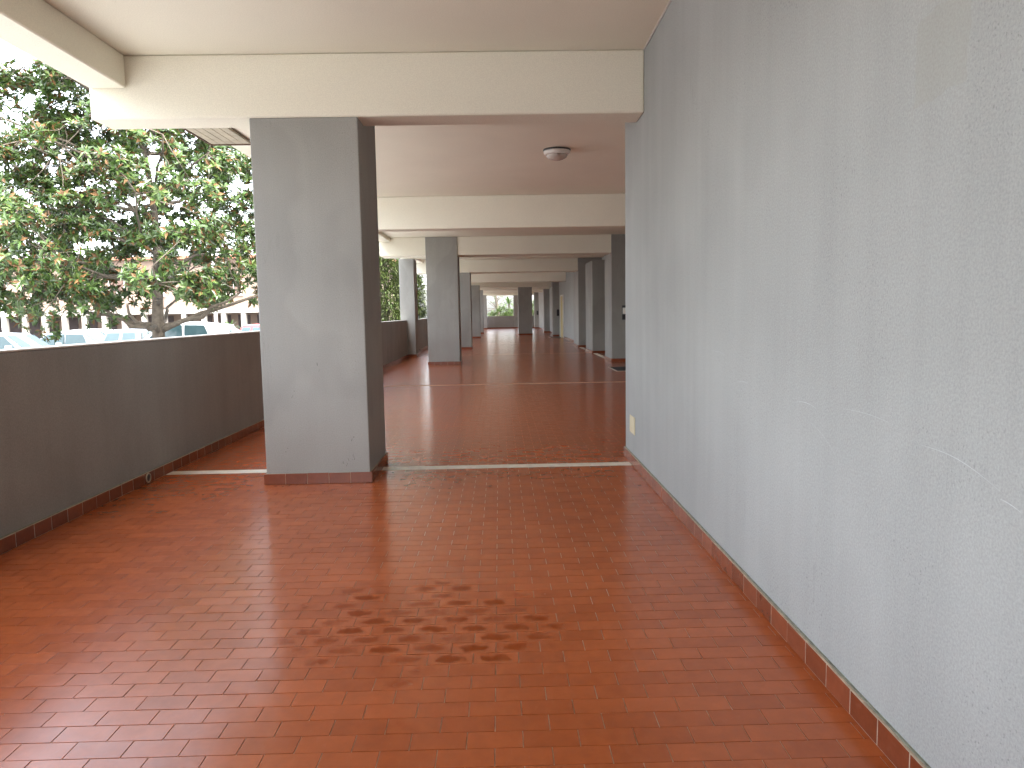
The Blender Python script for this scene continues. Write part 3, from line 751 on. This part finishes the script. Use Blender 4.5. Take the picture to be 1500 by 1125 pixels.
def palm(x, y, z0, h, n, L, label, seed, group, droop=0.9):
    rng = random.Random(seed)
    t = tag(empty('palm_plant', (x, y, z0)), label, 'palm', group)
    MB().tube([(0, 0, -0.05), (0.03, 0, h * 0.5), (0, 0, h)], [0.13, 0.11, 0.09], 8).build('trunk', M['bark'], t, True)
    b = MB()
    for k in range(n):
        a = rng.uniform(0, 2 * pi); el = rng.uniform(0.0, 1.35); d = Vector((cos(a) * cos(el), sin(a) * cos(el), sin(el))); LL = L * rng.uniform(0.75, 1.1)
        s_ = d.cross(Vector((0, 0, 1))).normalized(); prev = None; o = len(b.v); m = 5
        for i in range(m + 1):
            f = i / m; p = Vector((0, 0, h)) + d * LL * f + Vector((0, 0, -droop * LL * 0.5 * f * f)); wd = 0.05 * sin(pi * min(0.98, f * 0.9 + 0.08)) * L
            b.v += [tuple(p + s_ * wd), tuple(p - s_ * wd)]
            if i: b.face((o + 2 * i - 2, o + 2 * i - 1, o + 2 * i + 1, o + 2 * i))
    o = b.build('fronds', [M['palm']], t, False, False)
palm(1.05, 82.0, -0.12, 2.6, 46, 1.6, 'palm with arching fronds in the far opening', 4, None)
PG = 'spiky plants at the car park edge'
pa = px_at_depth(335, 480, 44); pb = px_at_depth(362, 480, 41)
palm(pa.x, pa.y, GZ, 1.0, 60, 1.1, 'spiky green plant beyond the cars, beside the small silver car', 6, PG, 0.6)
palm(pb.x, pb.y, GZ, 0.9, 55, 1.0, 'spiky green plant beyond the cars, beside the red car', 8, PG, 0.6)

# ------------------------------------------------------------------ cars
def loft(b, secs, mi=0, n=None):
    """secs: list of closed rings with equal counts"""
    n = len(secs[0]); o = len(b.v)
    for s_ in secs: b.v += [tuple(p) for p in s_]
    for i in range(len(secs) - 1):
        for k in range(n): b.face((o + i * n + k, o + i * n + (k + 1) % n, o + (i + 1) * n + (k + 1) % n, o + (i + 1) * n + k), mi)
    b.face([o + k for k in range(n)][::-1], mi); b.face([o + (len(secs) - 1) * n + k for k in range(n)], mi)
def car_meshes(kind, paint):
    """parts of a car pointing along +X, wheels on z=0"""
    if kind == 'hatch':  L, Wd, H = 4.0, 1.74, 1.48; prof = [(-2.0, .52, .80), (-1.93, .36, .95), (-1.6, .27, .98), (-0.9, .24, .96), (0.3, .24, .95), (0.95, .25, .93), (1.6, .28, .84), (1.92, .36, .70), (2.0, .46, .60)]; cab = [(-1.86, .95, 0.66), (-1.45, 1.42, 0.56), (-0.6, 1.48, 0.58), (0.15, 1.45, 0.57), (1.02, .94, 0.68)]
    elif kind == 'sedan': L, Wd, H = 4.5, 1.78, 1.44; prof = [(-2.25, .50, .82), (-2.15, .36, .94), (-1.6, .27, .98), (-0.9, .24, .96), (0.3, .24, .94), (1.0, .25, .92), (1.8, .28, .82), (2.16, .36, .70), (2.25, .46, .58)]; cab = [(-1.75, .96, 0.66), (-1.05, 1.38, 0.57), (-0.4, 1.44, 0.58), (0.2, 1.41, 0.57), (1.12, .93, 0.68)]
    else:                L, Wd, H = 4.3, 1.80, 1.72; prof = [(-2.15, .50, .95), (-2.1, .38, 1.05), (-1.7, .29, 1.08), (-0.9, .26, 1.06), (0.4, .26, 1.04), (1.0, .27, 1.02), (1.7, .30, .93), (2.06, .38, .78), (2.15, .48, .66)]; cab = [(-2.06, 1.05, 0.72), (-1.88, 1.60, 0.63), (-0.8, 1.72, 0.64), (0.25, 1.68, 0.63), (1.1, 1.03, 0.72)]
    parts = []
    b = MB(); secs = []
    for x, z0, z1 in prof:
        hw = Wd / 2 * (1.0 if abs(x) < L * 0.33 else (0.95 if abs(x) < L * 0.45 else 0.84)); zm = (z0 + z1) / 2
        secs.append([(x, -hw * .86, z0), (x, -hw * .98, z0 + .10), (x, -hw, zm), (x, -hw * .97, z1 - .08), (x, -hw * .86, z1), (x, 0, z1 + .025), (x, hw * .86, z1), (x, hw * .97, z1 - .08), (x, hw, zm), (x, hw * .98, z0 + .10), (x, hw * .86, z0)])
    loft(b, secs); parts.append(('body', b.mesh('body', paint, True), None))
    b = MB(); secs = []
    for x, z, hw in cab:
        zb = 0.90 if kind != 'suv' else 1.0
        secs.append([(x, -hw - .10 if z > zb + .1 else -hw, zb), (x, -hw - .03, (zb + z) / 2), (x, -hw, z - .05), (x, -hw * .86, z), (x, 0, z + .02), (x, hw * .86, z), (x, hw, z - .05), (x, hw + .03, (zb + z) / 2), (x, hw + .10 if z > zb + .1 else hw, zb)])
    loft(b, secs); parts.append(('cabin', b.mesh('cabin', paint, True), None))
    zb = 0.97 if kind != 'suv' else 1.07; zt = cab[2][1] - 0.09
    def pane(name, pts, off):
        b = MB(); n = len(pts); o = Vector(off); ps = [Vector(p) for p in pts]
        b.add([p + o for p in ps] + [p - o * 0.5 for p in ps], [tuple(range(n)), tuple(range(2 * n - 1, n - 1, -1))] + [(i, (i + 1) % n, n + (i + 1) % n, n + i) for i in range(n)])
        parts.append((name, b.mesh(name, M['glass']), None))
    hw2 = cab[2][2]
    (xr0, zr0, hr0), (xr1, zr1, hr1), _, (xf1, zf1, hf1), (xf0, zf0, hf0) = cab
    def at(c0, c1, f): return [c0[k] + (c1[k] - c0[k]) * f for k in range(3)]
    a, c = at(cab[4], cab[3], 0.12), at(cab[4], cab[3], 0.90)
    nx = Vector((0.6, 0, 0.8)) * 0.012
    pane('windscreen', [(a[0], -a[2] * .88, a[1]), (a[0], a[2] * .88, a[1]), (c[0], c[2] * .84, c[1]), (c[0], -c[2] * .84, c[1])], nx)
    a, c = at(cab[0], cab[1], 0.15), at(cab[0], cab[1], 0.86)
    pane('rear_window', [(a[0], -a[2] * .85, a[1]), (a[0], a[2] * .85, a[1]), (c[0], c[2] * .82, c[1]), (c[0], -c[2] * .82, c[1])], Vector((-0.75, 0, 0.65)) * 0.012)
    for sgn in (-1, 1):
        yb, yt = sgn * (hw2 + .075), sgn * (hw2 + .015)
        off = Vector((0, sgn * 0.022, 0))
        pane('side_window', [(-0.42, yb, zb), (0.80, yb, zb), (0.22, yt, zt), (-0.42, yt, zt)], off)
        bt_ = MB().cbox(-1.45, 0.92, min(yb + sgn * .005, yb + sgn * .03), max(yb + sgn * .005, yb + sgn * .03), zb - .035, zb - .005, .004)
        parts.append(('window_trim', bt_.mesh('window_trim', M['black']), None))
        pane('side_window', [(-1.35, yb, zb + .02), (-0.50, yb, zb), (-0.50, yt, zt), (-1.15, yt, zt - .02)], off)
    for sx in (-0.62, 0.62):
        for sgn in (-1, 1):
            cx, cy, r = sx * L / 2 * 1.02, sgn * (Wd / 2 - 0.10), 0.315
            b = MB().tube([(cx, cy - sgn * .10, r), (cx, cy - sgn * .08, r), (cx, cy + sgn * .08, r), (cx, cy + sgn * .105, r)], [r * .9, r, r, r * .9], 20)
            c = MB().tube([(cx, cy + sgn * .09, r), (cx, cy + sgn * .112, r)], [r * .66, r * .60], 16)
            parts.append(('wheel', b.mesh('wheel', M['tyre'], True), ('rim', c.mesh('rim', M['rim']))))
    zl = prof[1][2] - 0.12
    for sgn in (-1, 1):
        y = sgn * Wd * 0.34
        parts.append(('tail_light', MB().cbox(-L / 2 - .012, -L / 2 + .16, min(y, y + sgn * .20), max(y, y + sgn * .20), zl - .22, zl + .02, .02).mesh('tail_light', M['tail']), None))
        parts.append(('headlight', MB().cbox(L / 2 - .30, L / 2 - .02, min(y - sgn * .1, y + sgn * .16), max(y - sgn * .1, y + sgn * .16), .58, .72, .03).mesh('headlight', M['lens']), None))
        ym = sgn * (Wd / 2 + 0.02)
        mm = MB().cbox(0.70, 0.86, min(ym, ym + sgn * .20), max(ym, ym + sgn * .20), zb - .02, zb + .14, .035)
        parts.append(('wing_mirror', mm.mesh('wing_mirror', [M['black'] if kind == 'suv' else paint]), ('mirror_glass', MB().cbox(0.695, 0.7, min(ym + sgn * .02, ym + sgn * .18), max(ym + sgn * .02, ym + sgn * .18), zb, zb + .12, .001).mesh('mirror_glass', M['glass']))))
    parts.append(('rear_bumper', MB().cbox(-L / 2 - .05, -L / 2 + .22, -Wd * .40, Wd * .40, .36, .58, .05).mesh('rear_bumper', paint), None))
    parts.append(('front_bumper', MB().cbox(L / 2 - .25, L / 2 + .04, -Wd * .40, Wd * .40, .34, .54, .05).mesh('front_bumper', paint), None))
    parts.append(('number_plate', MB().cbox(-L / 2 - .058, -L / 2 - .051, -.26, .26, .60, .71, .002).mesh('number_plate', M['linepaint']), None))
    return parts
CACHE = {}
def car(kind, paint, px, Y, heading, label):
    key = (kind, paint)
    if key not in CACHE: CACHE[key] = car_meshes(kind, M[paint])
    p = px_at_depth(px, 480, Y)
    t = tag(empty('parked_car', (p.x, p.y, GZ), radians(heading)), label, 'car', 'cars parked beyond the parapet')
    for nm, me, sub in CACHE[key]:
        o = link(nm, me, t)
        if sub: link(sub[0], sub[1], o)
car('hatch', 'paint_pale', 18, 24.5, -12, 'pale blue grey hatchback beyond the near parapet, the car farthest from the largest pillar')
car('sedan', 'paint_silver', 95, 28.0, 172, 'silver saloon next to the pale blue grey hatchback, under hanging magnolia sprigs')
car('hatch', 'paint_white', 150, 31.0, 5, 'white hatchback parked between the silver saloon and the silver hatchback')
car('hatch', 'paint_silver', 196, 29.0, 100, 'silver hatchback parked end-on next to the magnolia trunk, tail lights showing')
car('suv', 'paint_white', 256, 26.5, 188, 'tall white car beside the magnolia trunk with a big black mirror')
car('sedan', 'paint_pale', 300, 33.0, 20, 'pale blue grey saloon behind the tall white car')
car('hatch', 'paint_silver', 333, 37.0, 15, 'small silver car beside the spiky plants')
car('hatch', 'paint_red', 383, 40.0, 90, 'red car mostly hidden behind the largest pillar')
for k in range(9):
    MB().box(-26 + k * 2.6, -25.88 + k * 2.6, 26, 31, GZ + 0.001, GZ + 0.004).build('bay_line', M['linepaint'], ground)

# ------------------------------------------------------------------ posts and the building across the car park
def post(px, Y, h, label):
    p = px_at_depth(px, 480, Y); t = tag(empty('lamp_post', (p.x, p.y, GZ)), label, 'lamp post', 'lamp posts in the car park')
    MB().tube([(0, 0, 0), (0, 0, 0.5), (0, 0, 0.52), (0, 0, h)], [0.11, 0.11, 0.085, 0.065], 12).build('pole', M['post'], t, True)
    MB().tube([(0, 0, h), (0.3, 0, h + 0.25), (0.9, 0, h + 0.3)], [0.04, 0.035, 0.03], 8).build('arm', M['post'], t, True)
    MB().cbox(0.6, 1.3, -0.14, 0.14, h + 0.26, h + 0.38, 0.03).build('lamp_head', M['post'], t)
post(6, 33, 5.6, 'white lamp post beyond the pale blue grey hatchback')
post(317, 36, 4.6, 'white lamp post between the tall white car and the spiky plants')
YB = 70.0
bt = tag(empty('apartment_building', (-35, YB, GZ)), 'low beige building with a dark colonnade across the car park', 'building')
xa, xb = -24.0, 24.0; z1 = 2.3
MB().box(xa, xb, 3.0, 14, 0, 7.3).build('rear_wall', M['facade'], bt)
MB().box(xa, xb, 0.05, 2.99, z1 + 0.45, 7.3).build('wall', M['facade'], bt)
MB().box(xa - 0.1, xb + 0.1, -0.05, 2.985, z1, z1 + 0.44).build('lintel', M['facade_pale'], bt)
MB().box(xa - 0.3, xb + 0.3, -0.5, 14.3, 7.31, 7.6).build('roof', M['rooftile'], bt)
n = 26
for k in range(n + 1):
    x = xa + (xb - xa) * k / n
    MB().cbox(x - 0.22, x + 0.22, 0.0, 0.44, 0, z1 - 0.001, 0.02).build('column', M['facade_pale'], bt)
    if k < n: MB().cbox(x + 0.35, x + 1.5, 2.93, 2.995, 0, 2.1, 0.01).build('garage_door', M['darkdoor'], bt)
for k in range(13):
    x = xa + 1.2 + k * 3.6
    wn = MB().cbox(x, x + 1.5, -0.02, 0.049, 4.0, 5.7, 0.01).build('window', M['frame'], bt)
    for j in range(2): MB().cbox(x + 0.08 + j * 0.7, x + 0.72 + j * 0.7, -0.035, -0.021, 4.08, 5.62, 0.004).build('shutter', M['shutter'], wn)
    MB().cbox(x - 0.1, x + 1.6, -0.09, 0.048, 3.88, 3.99, 0.01).build('sill', M['facade_pale'], bt)
